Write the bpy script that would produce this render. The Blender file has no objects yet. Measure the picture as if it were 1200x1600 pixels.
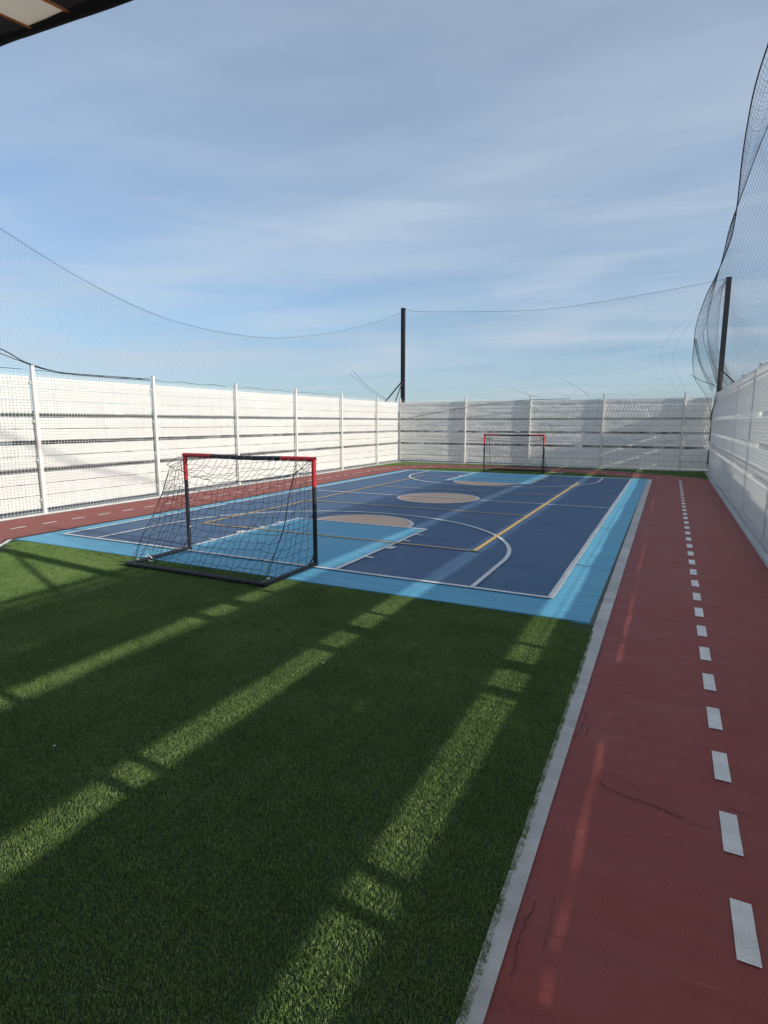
import bpy, bmesh, math, random
import numpy as np
from mathutils import Vector, Matrix, noise
random.seed(7); rng = np.random.default_rng(7)
SC = bpy.context.scene
COL = SC.collection
PI = math.pi

# ------------------------------------------------------------------ camera, world, sun, exposure
H = 1.6
cam_d = bpy.data.cameras.new('camera'); cam = bpy.data.objects.new('camera', cam_d); COL.objects.link(cam)
cam.location = (0, 0, H)
cam.rotation_euler = (PI/2 - math.atan(140/893.), 0, math.atan(447/math.hypot(893, 140)))
cam_d.sensor_fit = 'VERTICAL'; cam_d.sensor_height = 32.0; cam_d.lens = 893/1600*32.0
cam_d.clip_start = 0.05; cam_d.clip_end = 30000
SC.camera = cam

SUN = Vector((1.0, -0.09, 0.374)).normalized()
SUN_EL = math.asin(SUN.z)
SUN_AZ = math.atan2(SUN.x, SUN.y)          # clockwise from +Y
sl = bpy.data.lights.new('sun', 'SUN'); sl.energy = 4.0; sl.angle = math.radians(0.53); sl.color = (1.0, 0.93, 0.82)
so = bpy.data.objects.new('sun', sl); COL.objects.link(so)
so.rotation_euler = SUN.to_track_quat('Z', 'Y').to_euler(); so.location = (8, -1, 9)

SC.view_settings.view_transform = 'Standard'; SC.view_settings.look = 'None'
SC.view_settings.gamma = 1; SC.view_settings.use_curve_mapping = False
SC.view_settings.exposure = 0.52

world = bpy.data.worlds.new('World'); SC.world = world; world.use_nodes = True
nt = world.node_tree; nt.nodes.clear()
def N(nt, t, **k):
    n = nt.nodes.new(t)
    for a, b in k.items(): setattr(n, a, b)
    return n
def L(nt, a, b): nt.links.new(a, b)
out = N(nt, 'ShaderNodeOutputWorld'); bg = N(nt, 'ShaderNodeBackground'); bg.inputs['Strength'].default_value = 0.105
sky = N(nt, 'ShaderNodeTexSky'); sky.sky_type = 'NISHITA'; sky.sun_disc = False
sky.sun_elevation = SUN_EL; sky.sun_rotation = SUN_AZ
sky.altitude = 300; sky.air_density = 1.1; sky.dust_density = 0.5; sky.ozone_density = 3.0
tc = N(nt, 'ShaderNodeTexCoord')
sep = N(nt, 'ShaderNodeSeparateXYZ'); L(nt, tc.outputs['Generated'], sep.inputs[0])
# project the direction on a high cloud plane so that veils flatten towards the horizon
zc = N(nt, 'ShaderNodeMath', operation='MAXIMUM'); L(nt, sep.outputs['Z'], zc.inputs[0]); zc.inputs[1].default_value = 0.0
za = N(nt, 'ShaderNodeMath', operation='ADD'); L(nt, zc.outputs[0], za.inputs[0]); za.inputs[1].default_value = 0.09
dx = N(nt, 'ShaderNodeMath', operation='DIVIDE'); L(nt, sep.outputs['X'], dx.inputs[0]); L(nt, za.outputs[0], dx.inputs[1])
dy = N(nt, 'ShaderNodeMath', operation='DIVIDE'); L(nt, sep.outputs['Y'], dy.inputs[0]); L(nt, za.outputs[0], dy.inputs[1])
cb = N(nt, 'ShaderNodeCombineXYZ'); L(nt, dx.outputs[0], cb.inputs[0]); L(nt, dy.outputs[0], cb.inputs[1])
mp = N(nt, 'ShaderNodeMapping'); L(nt, cb.outputs[0], mp.inputs[0])
mp.inputs['Rotation'].default_value = (0, 0, math.radians(-6)); mp.inputs['Scale'].default_value = (0.32, 1.15, 1); mp.inputs['Location'].default_value = (3.1, 1.7, 0)
n1 = N(nt, 'ShaderNodeTexNoise'); n1.inputs['Scale'].default_value = 1.1; n1.inputs['Detail'].default_value = 7; n1.inputs['Roughness'].default_value = 0.5; n1.inputs['Distortion'].default_value = 0.6
L(nt, mp.outputs[0], n1.inputs['Vector'])
r1 = N(nt, 'ShaderNodeValToRGB'); L(nt, n1.outputs['Fac'], r1.inputs[0])
r1.color_ramp.elements[0].position = 0.34; r1.color_ramp.elements[0].color = (0, 0, 0, 1)
r1.color_ramp.elements[1].position = 0.74; r1.color_ramp.elements[1].color = (1, 1, 1, 1)
# thin cloud veil colour
tint = N(nt, 'ShaderNodeMix', data_type='RGBA', blend_type='MULTIPLY'); tint.inputs['Factor'].default_value = 1
L(nt, sky.outputs[0], tint.inputs[6]); tr_ = N(nt, 'ShaderNodeValToRGB'); L(nt, sep.outputs['Z'], tr_.inputs[0]); L(nt, tr_.outputs[0], tint.inputs[7])
_e = tr_.color_ramp.elements; _e[0].position = 0.0; _e[0].color = (0.50, 0.68, 0.90, 1); _e[1].position = 0.45; _e[1].color = (0.78, 0.89, 0.95, 1); _x = _e.new(0.16); _x.color = (0.66, 0.82, 0.94, 1)
veil = N(nt, 'ShaderNodeMix', data_type='RGBA'); 
vf = N(nt, 'ShaderNodeMath', operation='MULTIPLY_ADD'); L(nt, r1.outputs[0], vf.inputs[0]); vf.inputs[1].default_value = 0.32; vf.inputs[2].default_value = 0.31
# low cloud streaks: second, finer noise, strongest at 5 to 12 degrees above the horizon
mp2 = N(nt, 'ShaderNodeMapping'); L(nt, tc.outputs['Generated'], mp2.inputs[0]); mp2.inputs['Scale'].default_value = (2.2, 2.2, 16); mp2.inputs['Rotation'].default_value = (0.03, -0.05, 0); mp2.inputs['Location'].default_value = (0.7, 0.2, 0.4)
n2 = N(nt, 'ShaderNodeTexNoise'); n2.inputs['Scale'].default_value = 1.3; n2.inputs['Detail'].default_value = 8; n2.inputs['Roughness'].default_value = 0.55; n2.inputs['Distortion'].default_value = 0.4; L(nt, mp2.outputs[0], n2.inputs['Vector'])
m2_ = N(nt, 'ShaderNodeMapRange'); m2_.inputs[1].default_value = 0.42; m2_.inputs[2].default_value = 0.68; L(nt, n2.outputs['Fac'], m2_.inputs[0])
el = N(nt, 'ShaderNodeValToRGB'); L(nt, sep.outputs['Z'], el.inputs[0]); q_ = el.color_ramp.elements
q_[0].position = 0.03; q_[0].color = (0, 0, 0, 1); q_[1].position = 0.42; q_[1].color = (0.12, 0.12, 0.12, 1); w_ = q_.new(0.11); w_.color = (1, 1, 1, 1); w_ = q_.new(0.2); w_.color = (0.55, 0.55, 0.55, 1)
mm = N(nt, 'ShaderNodeMath', operation='MULTIPLY'); L(nt, m2_.outputs[0], mm.inputs[0]); L(nt, el.outputs[0], mm.inputs[1])
vf2 = N(nt, 'ShaderNodeMath', operation='MULTIPLY_ADD'); L(nt, mm.outputs[0], vf2.inputs[0]); vf2.inputs[1].default_value = 0.5; L(nt, vf.outputs[0], vf2.inputs[2])
L(nt, vf2.outputs[0], veil.inputs['Factor']); L(nt, tint.outputs[2], veil.inputs[6]); veil.inputs[7].default_value = (3.9, 4.5, 5.2, 1)
L(nt, veil.outputs[2], bg.inputs['Color']); L(nt, bg.outputs[0], out.inputs[0])

# ------------------------------------------------------------------ materials
MATS = {}
def mat(name, col, rough=0.7, var=0.0, vscale=3.0, bump=0.0, bscale=60.0, metallic=0.0, spec=0.4, col2=None, stretch=(1, 1, 1), transl=0.0, detail=6):
    if name in MATS: return MATS[name]
    m = bpy.data.materials.new(name); m.use_nodes = True; t = m.node_tree
    p = t.nodes['Principled BSDF']; p.inputs['Roughness'].default_value = rough; p.inputs['Metallic'].default_value = metallic
    p.inputs['Specular IOR Level'].default_value = spec
    p.inputs['Base Color'].default_value = (*col, 1)
    tcn = N(t, 'ShaderNodeTexCoord'); mpn = N(t, 'ShaderNodeMapping'); L(t, tcn.outputs['Object'], mpn.inputs[0]); mpn.inputs['Scale'].default_value = stretch
    if var > 0:
        a = N(t, 'ShaderNodeTexNoise'); a.inputs['Scale'].default_value = vscale; a.inputs['Detail'].default_value = detail; a.inputs['Roughness'].default_value = 0.62
        L(t, mpn.outputs[0], a.inputs['Vector'])
        mx = N(t, 'ShaderNodeMix', data_type='RGBA')
        mr = N(t, 'ShaderNodeMapRange'); mr.inputs[1].default_value = 0.3; mr.inputs[2].default_value = 0.7; L(t, a.outputs['Fac'], mr.inputs[0]); L(t, mr.outputs[0], mx.inputs['Factor'])
        c2 = col2 or tuple(min(1, c*(1+var)) for c in col); c1 = tuple(c*(1-var) for c in col) if not col2 else col
        mx.inputs[6].default_value = (*c1, 1); mx.inputs[7].default_value = (*c2, 1)
        L(t, mx.outputs[2], p.inputs['Base Color'])
        rr = N(t, 'ShaderNodeMapRange'); rr.inputs[3].default_value = max(0, rough-0.1); rr.inputs[4].default_value = min(1, rough+0.1); L(t, a.outputs['Fac'], rr.inputs[0]); L(t, rr.outputs[0], p.inputs['Roughness'])
        colsock = mx.outputs[2]
    if bump > 0:
        b = N(t, 'ShaderNodeTexNoise'); b.inputs['Scale'].default_value = bscale; b.inputs['Detail'].default_value = 3; L(t, mpn.outputs[0], b.inputs['Vector'])
        bp = N(t, 'ShaderNodeBump'); bp.inputs['Strength'].default_value = bump; bp.inputs['Distance'].default_value = 0.004
        L(t, b.outputs['Fac'], bp.inputs['Height']); L(t, bp.outputs[0], p.inputs['Normal'])
    if transl > 0:
        tr = N(t, 'ShaderNodeBsdfTranslucent'); tr.inputs[0].default_value = (*col, 1)
        ms = N(t, 'ShaderNodeMixShader'); ms.inputs[0].default_value = transl
        o = t.nodes['Material Output']; L(t, p.outputs[0], ms.inputs[1]); L(t, tr.outputs[0], ms.inputs[2]); L(t, ms.outputs[0], o.inputs[0])
    MATS[name] = m; return m

def acrylic(name, col, dark=0.82, dust=(0.4, 0.36, 0.34), dustamt=0.12, rough=0.62):
    """rolled acrylic sports coating: large blotches, roller streaks, fine sand grain, dust film, scuffs"""
    m = bpy.data.materials.new(name); m.use_nodes = True; t = m.node_tree; p = t.nodes['Principled BSDF']
    g = N(t, 'ShaderNodeNewGeometry')
    a = N(t, 'ShaderNodeTexNoise'); a.inputs['Scale'].default_value = 0.9; a.inputs['Detail'].default_value = 8; a.inputs['Roughness'].default_value = 0.6; L(t, g.outputs['Position'], a.inputs['Vector'])
    mp = N(t, 'ShaderNodeMapping'); mp.inputs['Scale'].default_value = (0.7, 9, 1); L(t, g.outputs['Position'], mp.inputs[0])
    s = N(t, 'ShaderNodeTexNoise'); s.inputs['Scale'].default_value = 1.6; s.inputs['Detail'].default_value = 5; L(t, mp.outputs[0], s.inputs['Vector'])
    fn = N(t, 'ShaderNodeTexNoise'); fn.inputs['Scale'].default_value = 160; fn.inputs['Detail'].default_value = 2; L(t, g.outputs['Position'], fn.inputs['Vector'])
    m1 = N(t, 'ShaderNodeMix', data_type='RGBA'); L(t, a.outputs['Fac'], m1.inputs['Factor'])
    m1.inputs[6].default_value = (*[c*dark for c in col], 1); m1.inputs[7].default_value = (*[min(1, c*(2-dark)) for c in col], 1)
    m2 = N(t, 'ShaderNodeMix', data_type='RGBA', blend_type='MULTIPLY'); m2.inputs['Factor'].default_value = 0.55
    rs = N(t, 'ShaderNodeMapRange'); rs.inputs[1].default_value = 0.25; rs.inputs[2].default_value = 0.75; rs.inputs[3].default_value = 0.72; rs.inputs[4].default_value = 1.18; L(t, s.outputs['Fac'], rs.inputs[0])
    L(t, m1.outputs[2], m2.inputs[6]); L(t, rs.outputs[0], m2.inputs[7])
    m3 = N(t, 'ShaderNodeMix', data_type='RGBA')
    dn = N(t, 'ShaderNodeTexNoise'); dn.inputs['Scale'].default_value = 2.3; dn.inputs['Detail'].default_value = 9; dn.inputs['Roughness'].default_value = 0.7; L(t, g.outputs['Position'], dn.inputs['Vector'])
    dr = N(t, 'ShaderNodeMapRange'); dr.inputs[1].default_value = 0.42; dr.inputs[2].default_value = 0.75; dr.inputs[3].default_value = dustamt*0.35; dr.inputs[4].default_value = dustamt*2.2; L(t, dn.outputs['Fac'], dr.inputs[0])
    L(t, dr.outputs[0], m3.inputs['Factor']); L(t, m2.outputs[2], m3.inputs[6]); m3.inputs[7].default_value = (*dust, 1)
    gr = N(t, 'ShaderNodeTexNoise'); gr.inputs['Scale'].default_value = 420; gr.inputs['Detail'].default_value = 1; L(t, g.outputs['Position'], gr.inputs['Vector'])
    gm = N(t, 'ShaderNodeMapRange'); gm.inputs[1].default_value = 0.3; gm.inputs[2].default_value = 0.7; gm.inputs[3].default_value = 0.78; gm.inputs[4].default_value = 1.2; L(t, gr.outputs['Fac'], gm.inputs[0])
    m4 = N(t, 'ShaderNodeMix', data_type='RGBA', blend_type='MULTIPLY'); m4.inputs['Factor'].default_value = 1.0; L(t, m3.outputs[2], m4.inputs[6]); L(t, gm.outputs[0], m4.inputs[7])
    # scuffs: thin pale drag marks in patches
    sm = N(t, 'ShaderNodeMapping'); sm.inputs['Rotation'].default_value = (0, 0, 0.6); sm.inputs['Scale'].default_value = (2.2, 38, 1); L(t, g.outputs['Position'], sm.inputs[0])
    sn = N(t, 'ShaderNodeTexNoise'); sn.inputs['Scale'].default_value = 1.0; sn.inputs['Detail'].default_value = 3; L(t, sm.outputs[0], sn.inputs['Vector'])
    sr = N(t, 'ShaderNodeMapRange'); sr.inputs[1].default_value = 0.66; sr.inputs[2].default_value = 0.74; sr.inputs[3].default_value = 0; sr.inputs[4].default_value = 0.22; L(t, sn.outputs['Fac'], sr.inputs[0])
    m5 = N(t, 'ShaderNodeMix', data_type='RGBA'); L(t, sr.outputs[0], m5.inputs['Factor']); L(t, m4.outputs[2], m5.inputs[6]); m5.inputs[7].default_value = (*[min(1, c*1.6+.05) for c in col], 1)
    L(t, m5.outputs[2], p.inputs['Base Color'])
    rr = N(t, 'ShaderNodeMapRange'); rr.inputs[3].default_value = rough-0.12; rr.inputs[4].default_value = rough+0.14; L(t, a.outputs['Fac'], rr.inputs[0]); L(t, rr.outputs[0], p.inputs['Roughness'])
    p.inputs['Specular IOR Level'].default_value = 0.35
    ad = N(t, 'ShaderNodeMath', operation='MULTIPLY_ADD'); L(t, s.outputs['Fac'], ad.inputs[0]); ad.inputs[1].default_value = 1.4; L(t, fn.outputs['Fac'], ad.inputs[2])
    bp = N(t, 'ShaderNodeBump'); bp.inputs['Strength'].default_value = 0.35; bp.inputs['Distance'].default_value = 0.004; L(t, ad.outputs[0], bp.inputs['Height']); L(t, bp.outputs[0], p.inputs['Normal'])
    MATS[name] = m; return m

M_red = acrylic('track_red', (0.245, 0.045, 0.037), dark=0.9, dustamt=0.045)
M_blue = acrylic('court_dark_blue', (0.037, 0.103, 0.205), dark=0.88, dustamt=0.05)
M_sky = acrylic('court_light_blue', (0.095, 0.36, 0.52), dark=0.9, dust=(0.45, 0.5, 0.5), dustamt=0.05)
M_tan = acrylic('court_tan', (0.72, 0.47, 0.31), dark=0.92, dustamt=0.05)
M_white = acrylic('line_white', (0.76, 0.75, 0.73), dark=0.9, dustamt=0.2)
M_yel = acrylic('line_yellow', (0.62, 0.40, 0.12), dark=0.9, dustamt=0.12)
M_conc = acrylic('kerb_concrete', (0.54, 0.525, 0.505), dark=0.75, dust=(0.2, 0.19, 0.17), dustamt=0.22, rough=0.85)
M_slab = acrylic('terrace_concrete', (0.20, 0.195, 0.185), dark=0.7, dust=(0.12, 0.11, 0.10), dustamt=0.3, rough=0.9)
M_crack = mat('crack', (0.07, 0.02, 0.017), 0.9)
M_turfbase = mat('turf_backing', (0.028, 0.050, 0.018), 0.95, var=0.3, vscale=40)
M_post = mat('post_white', (0.64, 0.625, 0.585), 0.45, var=0.08, vscale=6)
M_wire = mat('wire_white', (0.72, 0.72, 0.70), 0.4)
M_black = mat('pole_black', (0.018, 0.016, 0.020), 0.5, var=0.3, vscale=8)
M_brace = mat('brace_dark_red', (0.055, 0.022, 0.028), 0.55, var=0.3, vscale=12)
M_net = mat('net_black', (0.02, 0.024, 0.03), 0.7)
M_gblack = mat('goal_black', (0.016, 0.018, 0.026), 0.38, var=0.25, vscale=20)
M_gred = mat('goal_red', (0.42, 0.016, 0.024), 0.5, var=0.15, vscale=15)
M_gnet = mat('goal_net', (0.012, 0.013, 0.018), 0.8)
M_clip = mat('clip_white', (0.7, 0.7, 0.68), 0.5)

def fabric(name, col, tr, bw=0.12, rh=0.05, ms_=0.012, bd=0.006):
    m = bpy.data.materials.new(name); m.use_nodes = True; t = m.node_tree; p = t.nodes['Principled BSDF']
    p.inputs['Roughness'].default_value = 0.65; p.inputs['Specular IOR Level'].default_value = 0.25
    g = N(t, 'ShaderNodeNewGeometry')
    a = N(t, 'ShaderNodeTexNoise'); a.inputs['Scale'].default_value = 1.7; a.inputs['Detail'].default_value = 8; a.inputs['Roughness'].default_value = 0.65; L(t, g.outputs['Position'], a.inputs['Vector'])
    mx = N(t, 'ShaderNodeMix', data_type='RGBA'); L(t, a.outputs['Fac'], mx.inputs['Factor'])
    mx.inputs[6].default_value = (*[c*0.88 for c in col], 1); mx.inputs[7].default_value = (*[min(0.85, c*1.06) for c in col], 1)
    dm = N(t, 'ShaderNodeMapping'); dm.inputs['Scale'].default_value = (9, 9, 0.9); L(t, g.outputs['Position'], dm.inputs[0])
    dn = N(t, 'ShaderNodeTexNoise'); dn.inputs['Scale'].default_value = 1.0; dn.inputs['Detail'].default_value = 6; L(t, dm.outputs[0], dn.inputs['Vector'])
    dr = N(t, 'ShaderNodeMapRange'); dr.inputs[1].default_value = 0.5; dr.inputs[2].default_value = 0.75; dr.inputs[3].default_value = 1.0; dr.inputs[4].default_value = 0.89; L(t, dn.outputs['Fac'], dr.inputs[0])
    mg = N(t, 'ShaderNodeMix', data_type='RGBA', blend_type='MULTIPLY'); mg.inputs['Factor'].default_value = 1.0; L(t, mx.outputs[2], mg.inputs[6]); L(t, dr.outputs[0], mg.inputs[7])
    L(t, mg.outputs[2], p.inputs['Base Color'])
    w = N(t, 'ShaderNodeTexNoise'); w.inputs['Scale'].default_value = 7; w.inputs['Detail'].default_value = 5; L(t, g.outputs['Position'], w.inputs['Vector'])
    tco = N(t, 'ShaderNodeTexCoord'); sp = N(t, 'ShaderNodeSeparateXYZ'); L(t, tco.outputs['Object'], sp.inputs[0])
    cw = N(t, 'ShaderNodeCombineXYZ'); L(t, sp.outputs[0], cw.inputs[0]); L(t, sp.outputs[2], cw.inputs[1])
    bk = N(t, 'ShaderNodeTexBrick'); L(t, cw.outputs[0], bk.inputs['Vector']); bk.inputs['Scale'].default_value = 1.0; bk.inputs['Brick Width'].default_value = bw; bk.inputs['Row Height'].default_value = rh
    bk.inputs['Mortar Size'].default_value = ms_; bk.inputs['Mortar Smooth'].default_value = 1.0; bk.inputs['Color1'].default_value = (1, 1, 1, 1); bk.inputs['Color2'].default_value = (.8, .8, .8, 1); bk.inputs['Mortar'].default_value = (0, 0, 0, 1)
    wa = N(t, 'ShaderNodeMath', operation='MULTIPLY_ADD'); L(t, w.outputs['Fac'], wa.inputs[0]); wa.inputs[1].default_value = 1.5; L(t, bk.outputs['Color'], wa.inputs[2])
    bp = N(t, 'ShaderNodeBump'); bp.inputs['Strength'].default_value = 0.8; bp.inputs['Distance'].default_value = bd; L(t, wa.outputs[0], bp.inputs['Height']); L(t, bp.outputs[0], p.inputs['Normal'])
    tb = N(t, 'ShaderNodeBsdfTranslucent'); L(t, mx.outputs[2], tb.inputs[0]); L(t, bp.outputs[0], tb.inputs['Normal'])
    ms = N(t, 'ShaderNodeMixShader'); ms.inputs[0].default_value = tr
    o = t.nodes['Material Output']; L(t, p.outputs[0], ms.inputs[1]); L(t, tb.outputs[0], ms.inputs[2]); L(t, ms.outputs[0], o.inputs[0])
    MATS[name] = m; return m
M_fab = fabric('fence_fabric', (0.85, 0.82, 0.765), 0.30)
M_thin = fabric('fabric_single_layer', (0.80, 0.785, 0.75), 0.5)
M_fabfar = fabric('fence_fabric_quilted', (0.87, 0.83, 0.76), 0.14, 0.10, 0.15, 0.024, 0.012)

# ------------------------------------------------------------------ helpers
def link(o, parent=None):
    COL.objects.link(o)
    if parent is not None: o.parent = parent
    return o
def mesh_np(name, V, F, m, smooth=False):
    """V (n,3), F (k,3|4) int arrays"""
    V = np.asarray(V, dtype=np.float32).reshape(-1, 3); F = np.asarray(F, dtype=np.int32)
    me = bpy.data.meshes.new(name); k, s = F.shape
    me.vertices.add(len(V)); me.vertices.foreach_set('co', V.ravel())
    me.loops.add(k*s); me.loops.foreach_set('vertex_index', F.ravel())
    me.polygons.add(k); me.polygons.foreach_set('loop_start', np.arange(0, k*s, s, dtype=np.int32))
    if smooth: me.polygons.foreach_set('use_smooth', np.ones(k, dtype=bool))
    me.materials.append(m); me.update(calc_edges=True); return me
def obj(name, me, parent=None, loc=(0, 0, 0)):
    o = bpy.data.objects.new(name, me); o.location = loc; return link(o, parent)
def pyd(name, V, F, m):
    me = bpy.data.meshes.new(name); me.from_pydata(V, [], F); me.materials.append(m); me.update(); return me
def tag(o, label=None, cat=None, group=None, kind=None):
    if label: o['label'] = label
    if cat: o['category'] = cat
    if group: o['group'] = group
    if kind: o['kind'] = kind
    return o
def thing(name, label, cat, loc=(0, 0, 0), group=None):
    o = bpy.data.objects.new(name, None); o.location = loc; o.empty_display_size = 0.2
    return tag(link(o), label, cat, group)
def tubes(P, r, sides=3):
    """P (m,n,3): m polylines of n points -> V,F of thin tubes"""
    P = np.asarray(P, dtype=float)
    if P.ndim == 2: P = P[None]
    m, n, _ = P.shape
    T = np.gradient(P, axis=1); T /= np.linalg.norm(T, axis=2, keepdims=True)+1e-12
    ref = np.zeros_like(T); ref[..., 0] = 0.31; ref[..., 1] = 0.52; ref[..., 2] = 0.8
    par = np.abs((T*ref).sum(2)) > 0.95
    ref[par] = (0.9, -0.4, 0.1)
    A = np.cross(T, ref); A /= np.linalg.norm(A, axis=2, keepdims=True)+1e-12
    B = np.cross(T, A)
    rr = np.asarray(r, dtype=float)
    if rr.ndim == 0: rr = np.full((m, n), float(rr))
    V = np.stack([P + rr[..., None]*(A*math.cos(2*PI*k/sides) + B*math.sin(2*PI*k/sides)) for k in range(sides)], axis=2)  # m,n,s,3
    idx = np.arange(m*n*sides).reshape(m, n, sides)
    a = idx[:, :-1, :]; b = idx[:, 1:, :]
    F = np.stack([a, np.roll(a, -1, axis=2), np.roll(b, -1, axis=2), b], axis=3).reshape(-1, 4)
    return V.reshape(-1, 3), F
def join_vf(parts):
    Vs, Fs, o = [], [], 0
    for V, F in parts: Vs.append(V); Fs.append(F+o); o += len(V)
    return np.concatenate(Vs), np.concatenate(Fs)
def boxvf(x0, x1, y0, y1, z0, z1):
    V = np.array([(x, y, z) for z in (z0, z1) for y in (y0, y1) for x in (x0, x1)], float)
    F = np.array([(0, 2, 3, 1), (4, 5, 7, 6), (0, 1, 5, 4), (2, 6, 7, 3), (0, 4, 6, 2), (1, 3, 7, 5)]); return V, F
def sheet(name, pts, z, m, parent=None, thick=0.0):
    """flat polygon sheet, optional thickness downwards"""
    bm = bmesh.new(); vs = [bm.verts.new((x, y, z)) for x, y in pts]; f = bm.faces.new(vs)
    if f.normal.z < 0: f.normal_flip()
    bm.normal_update()
    if f.normal.z < 0: bmesh.ops.reverse_faces(bm, faces=[f])
    if thick > 0:
        r = bmesh.ops.extrude_face_region(bm, geom=[f]); 
        for v in [g for g in r['geom'] if isinstance(g, bmesh.types.BMVert)]: v.co.z = z
        for v in vs: v.co.z = z-thick
        bmesh.ops.recalc_face_normals(bm, faces=bm.faces)
    bmesh.ops.triangulate(bm, faces=[f for f in bm.faces if len(f.verts) > 4])
    me = bpy.data.meshes.new(name); bm.to_mesh(me); bm.free(); me.materials.append(m); return obj(name, me, parent)
def ribbon(name, pts, w, z, m, parent=None, wobble=0.0, closed=False, kind=None):
    """painted line of width w along a polyline"""
    P = np.array(pts, float); 
    if closed: T = np.roll(P, -1, 0)-np.roll(P, 1, 0)
    else: T = np.gradient(P, axis=0)
    T /= np.linalg.norm(T, axis=1, keepdims=True); Nn = np.stack([-T[:, 1], T[:, 0]], 1)
    ws = (w/2*(1+rng.uniform(-wobble, wobble, len(P))))[:, None]
    A = P+Nn*ws; B = P-Nn*ws; n = len(P)
    V = [(x, y, z) for x, y in A]+[(x, y, z) for x, y in B]
    F = [(i, n+i, n+(i+1) % n, (i+1) % n) for i in range(n if closed else n-1)]
    me = pyd(name, V, F, m); o = obj(name, me, parent)
    if kind: o['kind'] = kind
    return o
def arc(cx, cy, r, a0, a1, n=40, ry=None):
    ry = ry or r
    return [(cx+r*math.cos(math.radians(a0+(a1-a0)*i/(n-1))), cy+ry*math.sin(math.radians(a0+(a1-a0)*i/(n-1)))) for i in range(n)]
def catmull(P, n=12):
    P = [np.array(p, float) for p in P]; P = [2*P[0]-P[1]]+P+[2*P[-1]-P[-2]]; o = []
    for i in range(1, len(P)-2):
        for k in range(n):
            t = k/n; a, b, c, d = P[i-1:i+3]
            o.append(0.5*((2*b)+(c-a)*t+(2*a-5*b+4*c-d)*t*t+(3*b-a-3*c+d)*t**3))
    o.append(P[-2]); return np.array(o)
def smooth_noise(shape, cells, amp, seed):
    """cheap 2-D value noise on a grid"""
    r = np.random.default_rng(seed); g = r.normal(0, 1, (cells[0]+2, cells[1]+2))
    u = np.linspace(0, cells[0], shape[0]); v = np.linspace(0, cells[1], shape[1])
    ui = np.minimum(u.astype(int), cells[0]-1); vi = np.minimum(v.astype(int), cells[1]-1)
    fu = u-ui; fv = v-vi; fu = fu*fu*(3-2*fu); fv = fv*fv*(3-2*fv)
    a = g[ui][:, vi]; b = g[ui+1][:, vi]; c = g[ui][:, vi+1]; d = g[ui+1][:, vi+1]
    return amp*((a*(1-fu[:, None])+b*fu[:, None])*(1-fv)+(c*(1-fu[:, None])+d*fu[:, None])*fv)

# ------------------------------------------------------------------ the setting
s = 12000
M_land = mat('land', (0.035, 0.042, 0.038), 0.95, var=0.5, vscale=0.012, col2=(0.08, 0.078, 0.07))
g = sheet('ground', [(-s, -s), (s, -s), (s, s), (-s, s)], -15.0, M_land); tag(g, kind='structure')
# terrace slab on which everything stands, with its parapet outside the right fence
V, F = boxvf(-10.55, 2.6, -8.0, 22.6, -0.6, 0.0)
tf = obj('terrace_floor', mesh_np('terrace_floor', V, F, M_slab)); tag(tf, kind='structure')
# building storeys under the terrace
V, F = boxvf(-10.4, 2.45, -7.8, 22.4, -15.0, -0.6)
M_bwall = mat('plaster', (0.42, 0.40, 0.37), 0.85, var=0.2, vscale=1.2)
b = obj('terrace_building', mesh_np('terrace_building', V, F, M_bwall)); tag(b, kind='structure')

# distant ridge of hills
M_hill = mat('hill_green', (0.045, 0.06, 0.045), 0.95, var=0.4, vscale=0.004)
hv, hf = [], []; nh = 140
for i in range(nh):
    a = math.radians(-20+220*i/(nh-1)); R_ = 7600
    hgt = 95+90*(0.5+0.5*noise.noise(Vector((i*0.11, 3.1, 0))))+55*noise.noise(Vector((i*0.33, 9, 0)))
    for k, (rr, zz) in enumerate(((R_-1500, -15), (R_-600, hgt*0.45), (R_, hgt), (R_+900, -15))):
        hv.append((rr*math.cos(a), rr*math.sin(a), zz+(12*noise.noise(Vector((i*0.9, k, 4))) if 0 < k < 3 else 0)))
for i in range(nh-1):
    for k in range(3): hf.append((i*4+k, (i+1)*4+k, (i+1)*4+k+1, i*4+k+1))
h_ = obj('hills', pyd('hills', hv, hf, M_hill)); tag(h_, kind='structure')

# far town seen through the slits of the fence: one mass
mats_t = [mat('town_white', (0.5, 0.48, 0.45), 0.8), mat('town_grey', (0.11, 0.12, 0.14), 0.8), mat('town_brick', (0.2, 0.1, 0.075), 0.8), mat('town_trees', (0.028, 0.036, 0.034), 0.95)]
V_, F_, mi = [], [], []
for i in range(2600):
    a = math.radians(random.uniform(20, 185)); d = 260+random.random()**1.6*2600
    k = random.choices((0, 1, 2, 3), (0.12, 2.2, 0.05, 11))[0]
    w = random.uniform(4, 11)*(1+d/1500); dd = random.uniform(5, 14)*(1+d/900); hh = random.uniform(3, 9) if k != 3 else random.uniform(3, 8)
    x, y = d*math.cos(a), d*math.sin(a); v, f = boxvf(x-w/2, x+w/2, y-dd/2, y+dd/2, -15.2, -15+hh)
    if k == 3: v[4:, :2] = (v[4:, :2]-[x, y])*0.55+[x, y]
    V_.append(v); F_.append(f+8*i); mi += [k]*6
me = mesh_np('far_town', np.concatenate(V_), np.concatenate(F_), mats_t[0])
for m in mats_t[1:]: me.materials.append(m)
me.polygons.foreach_set('material_index', mi)
t_ = obj('far_town', me); tag(t_, 'far-off town and trees seen through the slits of the white fence', 'town', kind='stuff')

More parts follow.
